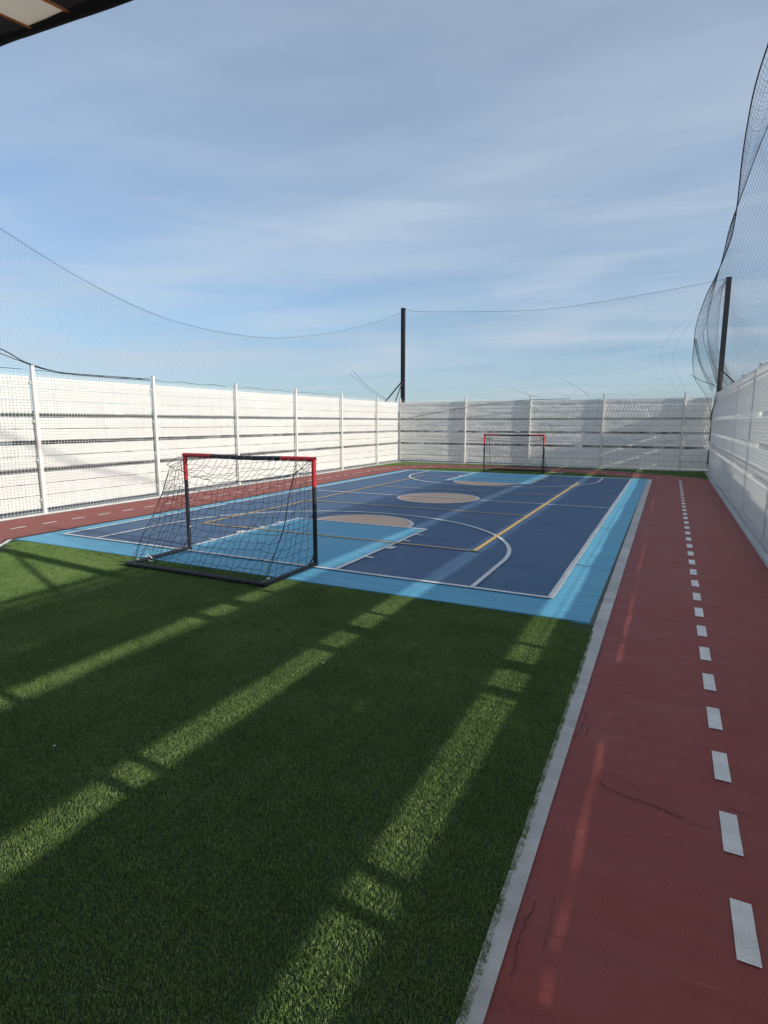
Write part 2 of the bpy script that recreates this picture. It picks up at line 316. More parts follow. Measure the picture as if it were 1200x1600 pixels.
# ------------------------------------------------------------------ running track
outer = catmull([(-9.62, 15.5), (-9.6, 17.2), (-9.42, 18.4), (-9.02, 19.35), (-8.25, 20.1), (-7.05, 20.6), (-5.5, 20.78), (-4.0, 20.78), (-2.75, 20.62), (-1.5, 20.25), (-0.25, 19.55), (1.08, 18.4)], 5)
inner = catmull([(-0.45, 17.9), (-0.95, 18.25), (-2.26, 18.95), (-3.4, 19.3), (-4.4, 19.42), (-5.8, 19.38), (-6.95, 19.08), (-7.65, 18.5), (-8.02, 17.75), (-8.1, 16.8)], 5)
track = [(1.08, -6.0)]+[(1.08, 18.4)]+[tuple(p) for p in outer[::-1][1:]]+[(-9.62, 4.6), (-9.3, 1.5), (-8.0, -1.5), (-6.0, -3.2), (-3.5, -4.2), (-0.33, -4.6), (-0.33, -6.0)]
def track_mesh():
    # ring of quads: build as two strips (straight right, far curve, left) so that it stays one clean sheet
    V, F = [], []
    def strip(A, B):
        o = len(V)
        for a, b in zip(A, B): V.extend([(a[0], a[1], 0.006), (b[0], b[1], 0.006)])
        for i in range(len(A)-1): F.append((o+2*i, o+2*i+1, o+2*i+3, o+2*i+2))
    # right straight
    strip([(-0.40, -5.5), (-0.40, 17.85)], [(1.09, -5.5), (1.09, 17.85)])
    # corner fan between the right straight and the far curve
    inn = inner; outr = outer[::-1]
    n = 40
    def resample(P, n):
        P = np.array(P); d = np.r_[0, np.cumsum(np.linalg.norm(np.diff(P, axis=0), axis=1))]; t = np.linspace(0, d[-1], n)
        return np.stack([np.interp(t, d, P[:, 0]), np.interp(t, d, P[:, 1])], 1)
    I = resample(np.vstack([[(-0.40, 17.85)], inn, [(-8.1, 15.5)]]), n); O = resample(np.vstack([[(1.09, 17.85)], outr]), n)
    strip(I, O)
    strip([(-8.1, 15.5), (-8.1, 4.6), (-7.60, 4.18), (-6.6, 3.0), (-5.9, 1.0)], [(-9.62, 15.5), (-9.62, 4.6), (-9.6, 3.0), (-9.4, 1.0), (-9.2, -1.0)])
    return pyd('running_track', V, F, M_red), I, O
me, TI, TO = track_mesh()
tr = obj('running_track', me); tag(tr, kind='structure')
# concrete margin between turf / court and track
def rag(x0, x1, y0, y1, z, n, amp, name, m, parent=None):
    V, F = [], []
    for i in range(n+1):
        y = y0+(y1-y0)*i/n
        x0_ = float(np.interp(y, (1.3, 4.6, 17.7), (-.403, -.431, -.478)))
        V += [(x0_+amp*(noise.noise(Vector((y*9, 1, 0)))+0.6*noise.noise(Vector((y*31, 5, 0)))), y, z), (x1, y, z)]
    for i in range(n): F.append((2*i, 2*i+1, 2*i+3, 2*i+2))
    me = pyd(name, V, F, m); o = obj(name, me, parent); return o
k = rag(-0.478, -0.338, -5.5, 17.75, 0.012, 600, 0.004, 'margin_strip', M_conc); tag(k, kind='structure')
k = ribbon('margin_strip', catmull([(-8.03, 4.62), (-7.97, 4.58), (-7.6, 4.18), (-6.6, 3.0), (-5.9, 1.0)], 6), 0.05, 0.012, M_white); tag(k, kind='structure')
# white edge line round the far bend, as a part of the track
ribbon('edge_line', outer[18:], 0.035, 0.012, M_white, tr)
ribbon('edge_line', [(1.085, y) for y in np.linspace(-5.5, 18.4, 60)], 0.02, 0.012, M_conc, tr)
# lane dashes
dash = None
def add_dash(x, y, ang, ln, w):
    global dash
    if dash is None or abs(dash['w']-w) > 1e-6 or abs(dash['l']-ln) > 1e-6:
        V, F = [], []; n = 6
        for i in range(n+1):
            V += [(-w/2-0.002*random.random(), -ln/2+ln*i/n, 0), (w/2+0.002*random.random(), -ln/2+ln*i/n, 0)]
        for i in range(n): F.append((2*i, 2*i+1, 2*i+3, 2*i+2))
        me = pyd('lane_dash', V, F, M_white); dash = {'me': me, 'w': w, 'l': ln}
    o = obj('lane_dash', dash['me'], tr, (x, y, 0.0105)); o.rotation_euler.z = ang
for i in range(-8, 33):
    add_dash(0.322+0.0012*max(0, i), 1.925+0.4908*i, 0, 0.252, 0.062)
for i in range(-2, 26):
    add_dash(-8.82, 5.23+0.4985*i, 0, 0.23, 0.05)
mid = (TI+TO)/2
d_ = np.r_[0, np.cumsum(np.linalg.norm(np.diff(mid, axis=0), axis=1))]
for q in np.arange(0.9, d_[-1]-0.3, 0.62):
    x = np.interp(q, d_, mid[:, 0]); y = np.interp(q, d_, mid[:, 1]); x2 = np.interp(q+.05, d_, mid[:, 0]); y2 = np.interp(q+.05, d_, mid[:, 1])
    add_dash(float(x), float(y), math.atan2(y2-y, x2-x)-PI/2, 0.26, 0.05)

# cracks in the coating
f = 893.; pch = math.atan(140/893.); yaw = math.atan(447/math.hypot(893, 140))
def crack(pts, w=0.004, seed=0, parent=None):
    w *= .6
    P = catmull([(x, y) for x, y in pts], 8); r = np.random.default_rng(seed)
    P = P+r.normal(0, 0.0034, P.shape)
    ribbon('crack', P, w, 0.0112, M_crack, parent or tr, wobble=0.7, kind=None)
crack([(-0.19, 2.55), (-0.17, 2.60), (-0.07, 2.60), (0.0, 2.53), (0.05, 2.52)], 0.003, 1)
crack([(-0.19, 2.55), (-0.13, 2.49), (0.0, 2.47), (0.1, 2.44), (0.19, 2.41), (0.25, 2.40)], 0.006, 2)
crack([(0.33, 2.578), (0.37, 2.572), (0.425, 2.568)], 0.004, 3)
crack([(0.62, 3.75), (0.64, 3.60), (0.75, 3.52), (0.95, 3.48)], 0.004, 4)
crack([(0.55, 3.05), (0.58, 2.85), (0.66, 2.86)], 0.004, 5)
crack([(-0.30, 3.15), (-0.31, 2.95), (-0.33, 2.85)], 0.005, 6); crack([(-0.27, 3.05), (-0.28, 2.9)], 0.004, 7)
crack([(-0.33, 4.3), (-0.33, 4.0), (-0.34, 3.8)], 0.003, 8)
crack([(-0.29, 1.75), (-0.31, 1.6), (-0.30, 1.45)], 0.004, 9)
crack([(0.72, 2.45), (0.76, 2.35)], 0.004, 10); crack([(-0.1, 4.3), (0.0, 4.28), (0.12, 4.32)], 0.003, 11)
for i in range(26):
    x = random.choice((random.uniform(-0.3, .0), random.uniform(.5, .9))); y = random.uniform(1.4, 15); a = random.uniform(0, 3.1); l = random.uniform(.05, .25)
    crack([(x, y), (x+l*.5*math.cos(a)+random.uniform(-.02, .02), y+l*.5*math.sin(a)), (x+l*math.cos(a), y+l*math.sin(a))], random.uniform(.0015, .003), 20+i)

# ------------------------------------------------------------------ sports court
CZ = 0.024
court = sheet('sports_court', [(-7.92, 4.64), (-0.465, 4.64), (-0.465, 17.72), (-7.92, 17.72)], CZ, M_sky, thick=0.022); tag(court, kind='structure')
Z1, Z2, Z3, Z4 = CZ+.004, CZ+.008, CZ+.012, CZ+.016
sheet('playing_field', [(-7.62, 5.14), (-0.86, 5.14), (-0.86, 17.42), (-7.62, 17.42)], Z1, M_blue, court)
XC, YC = -4.27, 11.25
def rect(n, x0, x1, y0, y1, z, m): return sheet(n, [(x0, y0), (x1, y0), (x1, y1), (x0, y1)], z, m, court)
rect('key_area', -5.40, -3.13, 5.14, 7.74, Z2, M_sky); rect('key_area', -5.40, -3.13, 14.76, 17.42, Z2, M_sky)
for (cy, sg) in ((7.74, 1), (14.76, -1)):
    A = arc(XC, cy, 0.84, 0, 180*sg, 40)
    sheet('free_throw_circle', A, Z2+.0005*0+.0, M_tan, court)
    ribbon('free_throw_line', A, 0.05, Z3, M_white, court)
sheet('centre_circle', arc(XC, 11.2, 0.84, 0, 355, 72), Z2, M_tan, court)
ribbon('centre_circle_line', arc(XC, 11.2, 0.84, 0, 355, 72), 0.05, Z3, M_white, court, closed=True)
def line(n, a, b, w, z, m, k=24):
    return ribbon(n, [(a[0]+(b[0]-a[0])*i/k, a[1]+(b[1]-a[1])*i/k+0.0025*math.sin(i*1.3)) for i in range(k+1)], w, z, m, court, wobble=0.05)
def vline(n, x, y0, y1, w, z, m, k=40):
    return ribbon(n, [(x+0.002*math.sin(i*1.1), y0+(y1-y0)*i/k) for i in range(k+1)], w, z, m, court, wobble=0.05)
line('boundary_line', (-7.645, 5.14), (-0.83, 5.14), 0.05, Z3, M_white); line('boundary_line', (-7.645, 17.42), (-0.83, 17.42), 0.05, Z3, M_white)
vline('boundary_line', -7.62, 5.115, 17.445, 0.05, Z3+.001, M_white); vline('boundary_line', -0.86, 5.115, 17.445, 0.06, Z3+.001, M_white)
line('half_way_line', (-7.6, 11.2), (-0.88, 11.2), 0.05, Z3+.002, M_white)
for (y0, y1, sg) in ((5.14, 7.74, 1), (17.42, 14.76, -1)):
    vline('key_line', -5.40, min(y0, y1), max(y0, y1), .05, Z3+.001, M_white, 12); vline('key_line', -3.13, min(y0, y1), max(y0, y1), .05, Z3+.001, M_white, 12)
    line('key_line', (-5.425, y1), (-3.105, y1), .05, Z3+.002, M_white, 12)
    for sx, s2 in ((-5.40, -1), (-3.13, 1)):
        for dy, w in ((0.66, .05), (1.24, .15), (1.72, .05), (2.17, .05)):
            y = y0+sg*dy; rect('key_tick', min(sx+s2*.03, sx+s2*.125), max(sx+s2*.03, sx+s2*.125), y-w/2, y+w/2, Z3+.001, M_white)
    # three-point line
    ys = y0+sg*1.15; pts = [(-1.60, y0+sg*i*1.15/8) for i in range(8)]+arc(XC, ys, 2.67, 0, sg*180, 64, ry=2.52)+[(-6.94, y0+sg*(1.15-(i+1)*1.15/8)) for i in range(8)]
    ribbon('three_point_line', pts, .05, Z3+.003, M_white, court)
vline('volleyball_line', -2.05, 6.64, 15.72, .058, Z4, M_yel); vline('volleyball_line', -6.47, 6.64, 15.72, .05, Z4, M_yel)
for y, w in ((6.66, .045), (15.70, .045), (9.65, .04), (12.62, .04)):
    line('volleyball_line', (-6.47, y), (-2.05, y), w, Z4+.001, M_yel)

# ------------------------------------------------------------------ artificial turf (uncountable blades)
def turf_material():
    m = bpy.data.materials.new('turf_blades'); m.use_nodes = True; t = m.node_tree; p = t.nodes['Principled BSDF']
    g = N(t, 'ShaderNodeNewGeometry')
    a = N(t, 'ShaderNodeTexNoise'); a.inputs['Scale'].default_value = 2.0; a.inputs['Detail'].default_value = 6; a.inputs['Roughness'].default_value = 0.6; L(t, g.outputs['Position'], a.inputs['Vector'])
    ri = N(t, 'ShaderNodeMath', operation='MULTIPLY_ADD'); L(t, g.outputs['Random Per Island'], ri.inputs[0]); ri.inputs[1].default_value = 0.75
    sb = N(t, 'ShaderNodeMapRange'); sb.inputs[1].default_value = 0.3; sb.inputs[2].default_value = 0.7; sb.inputs[3].default_value = -0.05; sb.inputs[4].default_value = 0.3; L(t, a.outputs['Fac'], sb.inputs[0]); L(t, sb.outputs[0], ri.inputs[2])
    r = N(t, 'ShaderNodeValToRGB'); L(t, ri.outputs[0], r.inputs[0]); e = r.color_ramp.elements
    e[0].position = 0; e[0].color = (0.062, 0.125, 0.030, 1); e[1].position = 1; e[1].color = (0.31, 0.39, 0.15, 1)
    x = e.new(0.5); x.color = (0.138, 0.235, 0.066, 1)
    L(t, r.outputs[0], p.inputs['Base Color']); p.inputs['Roughness'].default_value = 0.68; p.inputs['Specular IOR Level'].default_value = 0.25
    tb = N(t, 'ShaderNodeBsdfTranslucent'); L(t, r.outputs[0], tb.inputs[0]); ms = N(t, 'ShaderNodeMixShader'); ms.inputs[0].default_value = 0.25
    o = t.nodes['Material Output']; L(t, p.outputs[0], ms.inputs[1]); L(t, tb.outputs[0], ms.inputs[2]); L(t, ms.outputs[0], o.inputs[0])
    return m
M_turf = turf_material()
TILE = 0.25
def tile_mesh(n=2900, seed=3):
    r = np.random.default_rng(seed); c = r.uniform(-TILE/2-.004, TILE/2+.004, (n, 2)); ang = r.uniform(0, 2*PI, n); hgt = r.uniform(.008, .0145, n)
    lean = r.normal(0, .55, n)*hgt; w = r.uniform(.0008, .0013, n); la = r.uniform(0, 2*PI, n)
    dx = np.cos(ang)*w; dy = np.sin(ang)*w; lx = np.cos(la)*lean; ly = np.sin(la)*lean
    V = np.zeros((n, 5, 3)); 
    V[:, 0] = np.stack([c[:, 0]-dx, c[:, 1]-dy, np.full(n, 0.)], 1); V[:, 1] = np.stack([c[:, 0]+dx, c[:, 1]+dy, np.full(n, 0.)], 1)
    V[:, 2] = np.stack([c[:, 0]+dx+lx*.35, c[:, 1]+dy+ly*.35, hgt*.6], 1); V[:, 3] = np.stack([c[:, 0]-dx+lx*.35, c[:, 1]-dy+ly*.35, hgt*.6], 1)
    V[:, 4] = np.stack([c[:, 0]+lx, c[:, 1]+ly, hgt], 1)
    i = np.arange(n)*5
    T = np.concatenate([np.stack([i, i+1, i+2], 1), np.stack([i, i+2, i+3], 1), np.stack([i+3, i+2, i+4], 1)])
    return mesh_np('turf_tile', V.reshape(-1, 3), T, M_turf)
tile_ob = bpy.data.objects.new('turf_tile', tile_mesh())
def inside(x, y, P):
    c = False; n = len(P)
    for i in range(n):
        x1, y1 = P[i]; x2, y2 = P[(i+1) % n]
        if (y1 > y) != (y2 > y) and x < (x2-x1)*(y-y1)/(y2-y1)+x1: c = not c
    return c
def turf(poly, label, shrink=0.1):
    base = sheet('turf_base', poly, 0.008, M_turfbase); tag(base, kind='structure')
    xs = [p[0] for p in poly]; ys = [p[1] for p in poly]; pts = []
    y = min(ys)+TILE/2*.8
    while y < max(ys):
        x = min(xs)+TILE/2*.8
        while x < max(xs):
            if all(inside(x+a, y+b, poly) for a in (-shrink, shrink) for b in (-shrink, shrink)): pts.append((x, y, 0.008))
            x += TILE*.92
        y += TILE*.92
    # snapped rows along the edges so that blades reach the border
    for i in range(len(poly)):
        a = Vector(poly[i]); b_ = Vector(poly[(i+1) % len(poly)]); d = b_-a; ln = d.length; nrm = Vector((-d.y, d.x)).normalized()
        k = max(1, int(ln/(TILE*.8)))
        for j in range(k+1):
            for sg in (1, -1):
                q = a+d*((j+.5)/(k+1))+nrm*sg*.115
                if all(inside(q.x+u, q.y+v, poly) for u in (-.1, .1) for v in (-.1, .1)): pts.append((q.x, q.y, 0.008))
    pts = [(x+random.uniform(-.006, .006), y+random.uniform(-.006, .006), z) for x, y, z in pts]
    me = bpy.data.meshes.new('turf_blades'); me.from_pydata(pts, [], []); me.materials.append(M_turf)
    o = obj('turf_blades', me); tag(o, label, 'grass', kind='stuff')
    ng = bpy.data.node_groups.new('turf_scatter', 'GeometryNodeTree')
    ng.interface.new_socket('Geometry', in_out='INPUT', socket_type='NodeSocketGeometry'); ng.interface.new_socket('Geometry', in_out='OUTPUT', socket_type='NodeSocketGeometry')
    gi = ng.nodes.new('NodeGroupInput'); go = ng.nodes.new('NodeGroupOutput'); ip = ng.nodes.new('GeometryNodeInstanceOnPoints'); oi = ng.nodes.new('GeometryNodeObjectInfo')
    oi.inputs['Object'].default_value = tile_ob; oi.inputs['As Instance'].default_value = True
    rv = ng.nodes.new('FunctionNodeRandomValue'); rv.data_type = 'INT'; rv.inputs['Min'].default_value = 0; rv.inputs['Max'].default_value = 3
    mu = ng.nodes.new('ShaderNodeMath'); mu.operation = 'MULTIPLY'; mu.inputs[1].default_value = PI/2
    cx_ = ng.nodes.new('ShaderNodeCombineXYZ')
    isock = [s_ for s_ in rv.outputs if s_.type == 'INT'][0]
    imin = [s_ for s_ in rv.inputs if s_.type == 'INT']
    imin[0].default_value = 0; imin[1].default_value = 3
    ng.links.new(isock, mu.inputs[0]); ng.links.new(mu.outputs[0], cx_.inputs[2]); ng.links.new(cx_.outputs[0], ip.inputs['Rotation'])
    ng.links.new(gi.outputs[0], ip.inputs['Points']); ng.links.new(oi.outputs['Geometry'], ip.inputs['Instance']); ng.links.new(ip.outputs[0], go.inputs[0])
    md = o.modifiers.new('scatter', 'NODES'); md.node_group = ng
    return o
turf([(-7.95, 4.63), (-7.6, 4.18), (-6.6, 3.0), (-5.9, 1.0), (-5.6, -0.6), (-0.398, -0.6), (-0.398, 1.3), (-0.415, 3.0), (-0.425, 4.63)], 'short green artificial turf in front of the blue court')
sep_l = [tuple(p) for p in TI]
infield = [(-0.47, 17.76)]+[tuple(p) for p in TI if p[1] > 17.8 and -7.9 < p[0] < -0.5]+[(-7.93, 17.76)]
turf(infield, 'narrow green turf strip between the blue court and the far bend of the red track', .06)
out_far = [(1.08, 18.42)]+[tuple(p) for p in outer[::-1] if p[1] > 16.5][1:]+[(-9.72, 16.6), (-9.72, 21.14), (1.08, 21.14)]
turf(out_far, 'green turf between the far bend of the red track and the corner fences', .08)
# stray bits on the turf
for i, (x, y) in enumerate([(-1.96, 3.05), (-2.62, 1.62)]):
    V, F = boxvf(-.003, .003, -.006, .006, 0, .003); o = obj('paper_scrap', mesh_np('paper_scrap', V, F, M_clip), None, (x, y, .019)); o.rotation_euler.z = i*1.3
    tag(o, ['tiny white paper scrap on the turf near the second light stripe', 'tiny white paper scrap low on the dark turf left of centre', 'tiny white paper scrap on the turf beside the widest light stripe', 'tiny white paper scrap on dark turf between two light stripes'][i], 'litter')

# ------------------------------------------------------------------ fences: posts, welded mesh panels, fabric strips
STR = [(0.10, 0.322), (0.330, 0.532), (0.540, 0.735), (0.812, 1.012), (1.020, 1.218), (1.288, 1.487), (1.494, 1.688), (1.762, 1.968), (1.975, 2.172), (2.179, 2.38)]
STR_R = [(0.10, 0.3303), (0.3307, 0.5386), (0.5389, 0.735), (0.812, 1.024), (1.018, 1.218), (1.288, 1.497), (1.491, 1.688), (1.762, 1.975), (1.970, 2.182), (2.176, 2.305)]
def panel_mesh(W, name='mesh_panel'):
    zs, off = [], []
    for fz in (0.18, 0.95, 1.62, 2.30): zs += [fz-.04, fz, fz+.04]; off += [0, -.022, 0]
    zs = [0.03]+zs+[2.47]; off = [0]+off+[0]
    parts = []; n = int(round(W/.06)); xs = np.linspace(.02, W-.02, n)
    P = np.zeros((n, len(zs), 3)); P[..., 0] = xs[:, None]; P[..., 1] = np.array(off)[None]; P[..., 2] = np.array(zs)[None]
    parts.append(tubes(P, .0030, 3))
    hz = np.arange(.05, 2.44, .05); P = np.zeros((len(hz), 2, 3)); P[:, 0, 0] = 0; P[:, 1, 0] = W; P[..., 2] = hz[:, None]; P[..., 1] = (np.interp(hz, zs, off)+.004)[:, None]
    parts.append(tubes(P, .0030, 3))
    V, F = join_vf(parts); return mesh_np(name, V, F, M_wire)
def strip_mesh(W, z0, z1, seed, bow=0.008, m=None):
    nx, nz = 40, 5; r = np.random.default_rng(seed)
    x = np.linspace(.012, W-.012, nx); Z = np.zeros((nx, nz)); Yo = smooth_noise((nx, nz), (6, 2), bow*.5, seed)
    u = np.sin(np.linspace(0, PI, nx)); Yo += bow*u[:, None]*r.uniform(.3, 1)
    top = z1+smooth_noise((nx, 2), (16, 1), .0022, seed+5)[:, 0]-.006*u*r.random()*.6; bot = z0+smooth_noise((nx, 2), (16, 1), .0018, seed+9)[:, 0]
    for j in range(nz): Z[:, j] = bot+(top-bot)*j/(nz-1)
    # hems folded back at both edges
    V = np.stack([np.repeat(x[:, None], nz, 1), Yo, Z], 2).reshape(-1, 3); idx = np.arange(nx*nz).reshape(nx, nz)
    F = np.stack([idx[:-1, :-1], idx[1:, :-1], idx[1:, 1:], idx[:-1, 1:]], 2).reshape(-1, 4)
    return mesh_np('fabric_strip', V, F, m or M_fab, True)
def post_mesh(hgt=2.55, w=.052):
    bm = bmesh.new()
    def bx(x0, x1, y0, y1, z0, z1):
        r = bmesh.ops.create_cube(bm, size=1); bmesh.ops.scale(bm, vec=(x1-x0, y1-y0, z1-z0), verts=r['verts']); bmesh.ops.translate(bm, vec=((x0+x1)/2, (y0+y1)/2, (z0+z1)/2), verts=r['verts'])
    bx(-w/2, w/2, -w/2, w/2, .012, hgt)
    bmesh.ops.bevel(bm, geom=list(bm.edges), offset=.006, segments=2, affect='EDGES')
    bx(-w/2-.03, w/2+.03, -w/2-.03, w/2+.03, 0, .011)
    bx(-w/2-.003, w/2+.003, -w/2-.003, w/2+.003, hgt+.0005, hgt+.012)
    for z in (.25, .95, 1.62, 2.28): bx(-w/2-.012, w/2+.012, w/2+.001, w/2+.022, z-.02, z+.02)
    me = bpy.data.meshes.new('post'); bm.to_mesh(me); bm.free(); me.materials.append(M_post)
    for p in me.polygons: p.use_smooth = False
    return me
PM = post_mesh()
pm_cache = {}; st_cache = {}
M_cord = mat('cord_grey', (.16, .16, .165), .8)
def fence(name, label, origin, rotz, stations, post_side, sheet_off, stations_posts=None, bow=.008, strips=STR, right=False, m=None):
    """local x runs along the fence, local -y points to the inside of the court"""
    root = thing(name, label, 'fence', origin); root.rotation_euler.z = rotz
    for x in (stations_posts or stations):
        o = obj('post', PM, root, (x, post_side, 0))
        if post_side > 0: o.rotation_euler.z = PI
    for a, b in zip(stations[:-1], stations[1:]):
        W = round(b-a, 3)
        if W not in pm_cache: pm_cache[W] = panel_mesh(W)
        obj('mesh_panel', pm_cache[W], root, (a, 0, 0))
        for k, (z0, z1) in enumerate(strips):
            v = random.randrange(3); key = (W, k, v, bow, right, m is None)
            if key not in st_cache: st_cache[key] = strip_mesh(W, z0, z1, hash(key) % 9973 if False else int(W*100)*31+k*7+v*101, bow, m)
            obj('fabric_strip', st_cache[key], root, (a, sheet_off+random.uniform(-.001, .001)+(.0025 if k % 2 else 0), 0))
        if right:
            for q, (z0, z1) in enumerate(((2.309, 2.372), (2.388, 2.452))):
                key = (W, 'hem', q)
                if key not in st_cache:
                    st_cache[key] = strip_mesh(W, z0, z1, int(W*100)+q, .003); st_cache[key].materials[0] = M_thin
                obj('hem_band', st_cache[key], root, (a, sheet_off+.004*q, 0))
            cp = []
            for z in np.linspace(.06, 2.45, 34): cp.append((a+.006*math.sin(z*7+a)+(.014 if min(abs(z-g_) for g_ in (.77, 1.25, 1.725, 2.38)) < .05 else 0), sheet_off-.010, z))
            V, F = tubes(cp, .0075, 5); obj('seam_cord', mesh_np('seam_cord', V, F, M_cord), root)
    return root
# left fence: local x = +Y world, inside is +X world -> rotate 90 deg: local x->+Y, local y->-X ; inside = local -y
ys = [-1.35, 1.2, 3.75, 6.3, 8.87, 11.45, 14.03, 16.65, 19.26, 21.3]
fence('white_fence', 'long sunlit white fence of mesh and fabric strips along the left side of the court', (-9.84, 0, 0), PI/2, ys, -.04, .045)
# far fence: local x = +X
xs = [-9.80, -7.03, -4.58, -2.09, 0.38, 1.17]
fence('white_fence', 'white mesh and fabric fence across the far end behind the small goal', (0, 21.26, 0), 0, xs, -.04, -.012, xs[1:-1], m=M_fabfar)
# right fence: inside is -X: local -y = -X -> local y=+X, local x = -Y (rotate -90)
yr = [-6.40, -3.85, -1.3, 1.25, 3.8, 6.35, 8.9, 11.45, 14.0, 16.55, 19.1, 21.2]
stations = [-y for y in yr[::-1]]
fence('white_fence', 'shaded white mesh and fabric fence beside the red track on the right', (1.20, 0, 0), -PI/2, [round(s_, 3) for s_ in stations], .085, .022, None, .006, STR_R, True)
# concrete kerbs below the fences
def kerb(x0, x1, y0, y1, z, nm='fence_kerb'):
    V, F = boxvf(x0, x1, y0, y1, 0.001, z); o = obj(nm, mesh_np(nm, V, F, M_conc)); tag(o, kind='structure')
kerb(1.10, 1.36, -6.5, 21.17, .028); kerb(-9.95, -9.70, -1.5, 21.17, .022); kerb(-9.95, 1.36, 21.18, 21.42, .05)
# bottom rail pipes lying at the fence foot
M_pipe = mat('pipe_grey', (0.42, 0.42, 0.42), .5, var=.2, vscale=9)
V, F = tubes(catmull([(1.135, 4.5, .042), (1.14, 7.5, .043), (1.132, 10, .042), (1.14, 13.0, .042), (1.135, 17, .042)], 4), .012, 8)
o = obj('conduit_pipe', mesh_np('conduit_pipe', V, F, M_pipe, True)); tag(o, 'thin grey conduit lying along the foot of the right fence', 'pipe')
V, F = tubes(catmull([(-9.3, 21.12, .03), (-6, 21.13, .03), (-3, 21.11, .03), (0.9, 21.12, .03)], 4), .02, 8)
o = obj('conduit_pipe', mesh_np('conduit_pipe', V, F, M_pipe, True)); tag(o, 'pale pipe lying along the foot of the far fence', 'pipe')

# unseen uprights added outside the right fence to bar the light through its slits
for (px_, py_, pr_, lb) in ((1.75, 2.94, .055, 'thick grey upright, unseen, added outside the right fence near the court corner to bar the light stripes'), (1.55, 1.40, .03, 'thin grey upright, unseen, added outside the right fence nearest the viewer to bar the light stripes')):
    V, F = tubes([(px_, py_, .01), (px_, py_, 1.0), (px_, py_, 2.2)], pr_, 12); o = obj('added_upright', mesh_np('added_upright', V, F, M_pipe, True)); tag(o, lb, 'pipe')
# low parapet of blocks outside the right fence (its shade falls on the lower fabric)
M_par = mat('parapet_plaster', (0.42, 0.40, 0.38), 0.85, var=.2, vscale=3)
par = thing('parapet_wall', 'low parapet wall outside the right fence', 'wall', (1.95, 0, 0))
y = -6.0; i = 0
while y < 21.0:
    l = random.choice((.9, 1.2, 1.6)); h0 = .56+random.choice((0, .03, .08, .16, .02))+(random.choice((0, .35, .1)) if y > 12 else 0); V, F = boxvf(-.1, .1, y, y+l-.004, 0, h0)
    obj('coping_block', mesh_np('coping_block', V, F, M_par), par); y += l
# small rooftop box beyond the right fence
vb = thing('roof_vent', 'small pale roof vent box showing above the top of the right fence', 'vent', (2.18, 19.6, 0))
V, F = join_vf([boxvf(-.14, .14, -.14, .14, 0, 2.86)]); obj('vent_stack', mesh_np('vent_stack', V, F, M_post), vb)
V, F = boxvf(-.18, .18, -.18, .18, 2.862, 2.90); obj('vent_cap', mesh_np('vent_cap', V, F, M_pipe), vb)

# ------------------------------------------------------------------ net poles
def net_pole(loc, out, label):
    root = thing('net_pole', label, 'pole', loc, 'black steel poles carrying the ball nets')
    bm = bmesh.new(); w = .15; r = bmesh.ops.create_cube(bm, size=1); bmesh.ops.scale(bm, vec=(w, w, 6.12), verts=r['verts']); bmesh.ops.translate(bm, vec=(0, 0, 3.06), verts=r['verts'])
    bmesh.ops.bevel(bm, geom=list(bm.edges), offset=.012, segments=2, affect='EDGES')
    me = bpy.data.meshes.new('column'); bm.to_mesh(me); bm.free(); me.materials.append(M_black); obj('column', me, root)
    V, F = boxvf(-.085, .085, -.085, .085, 6.122, 6.135); obj('cap_plate', mesh_np('cap_plate', V, F, M_black), root)
    V, F = join_vf([tubes(np.array([(.076, -.02, 6.06), (.14, -.05, 6.07), (.15, -.09, 6.03), (.10, -.1, 5.99)])*[(-1 if out > 0 else 1), 1, 1], .008, 6)]); obj('net_hook', mesh_np('net_hook', V, F, M_black), root)
    V, F = tubes([(out*.076, 0, 3.22), (out*.86, 0, 2.40), (out*.9, 0, 2.36)], .028, 4); obj('brace', mesh_np('brace', V, F, M_brace), root)
    V, F = tubes([(0, -.076, 3.22), (0, -.70, 2.46), (0, -.74, 2.42)], .028, 4); obj('brace', mesh_np('brace', V, F, M_brace), root)
    return root
net_pole((-9.94, 21.85, 0), -1, 'black net pole with two braces at the far left corner of the fences')
net_pole((1.36, 21.9, 0), 1, 'black net pole at the far right corner beside the bunched net')
net_pole((1.62, 3.36, 0), 1, 'near right net pole standing outside the right fence')
net_pole((-10.02, 3.36, 0), -1, 'near left net pole standing outside the left fence')

# ------------------------------------------------------------------ ball nets
def net_from_grid(P, r, name, parent, m=None):
    V, F = join_vf([tubes(P, r, 3), tubes(P.transpose(1, 0, 2), r, 3)]); return obj(name, mesh_np(name, V, F, m or M_net), parent)
def rope(pts, r, name, parent, sides=4, m=None, seed=None):
    P = catmull(pts, 10)
    V, F = tubes(P, r, sides); return obj(name, mesh_np(name, V, F, m or M_net), parent)
zt_y = [3.62, 5.0, 6.08, 7.15, 8.49, 10.22, 12.5, 13.63, 16.4, 20.12, 21.85]; zt_z = [6.02, 5.2, 4.72, 4.36, 3.98, 3.78, 3.82, 3.95, 4.46, 5.42, 6.0]
def ztop(y):
    P = catmull(list(zip(zt_y, zt_z)), 12); return np.interp(y, P[:, 0], P[:, 1])
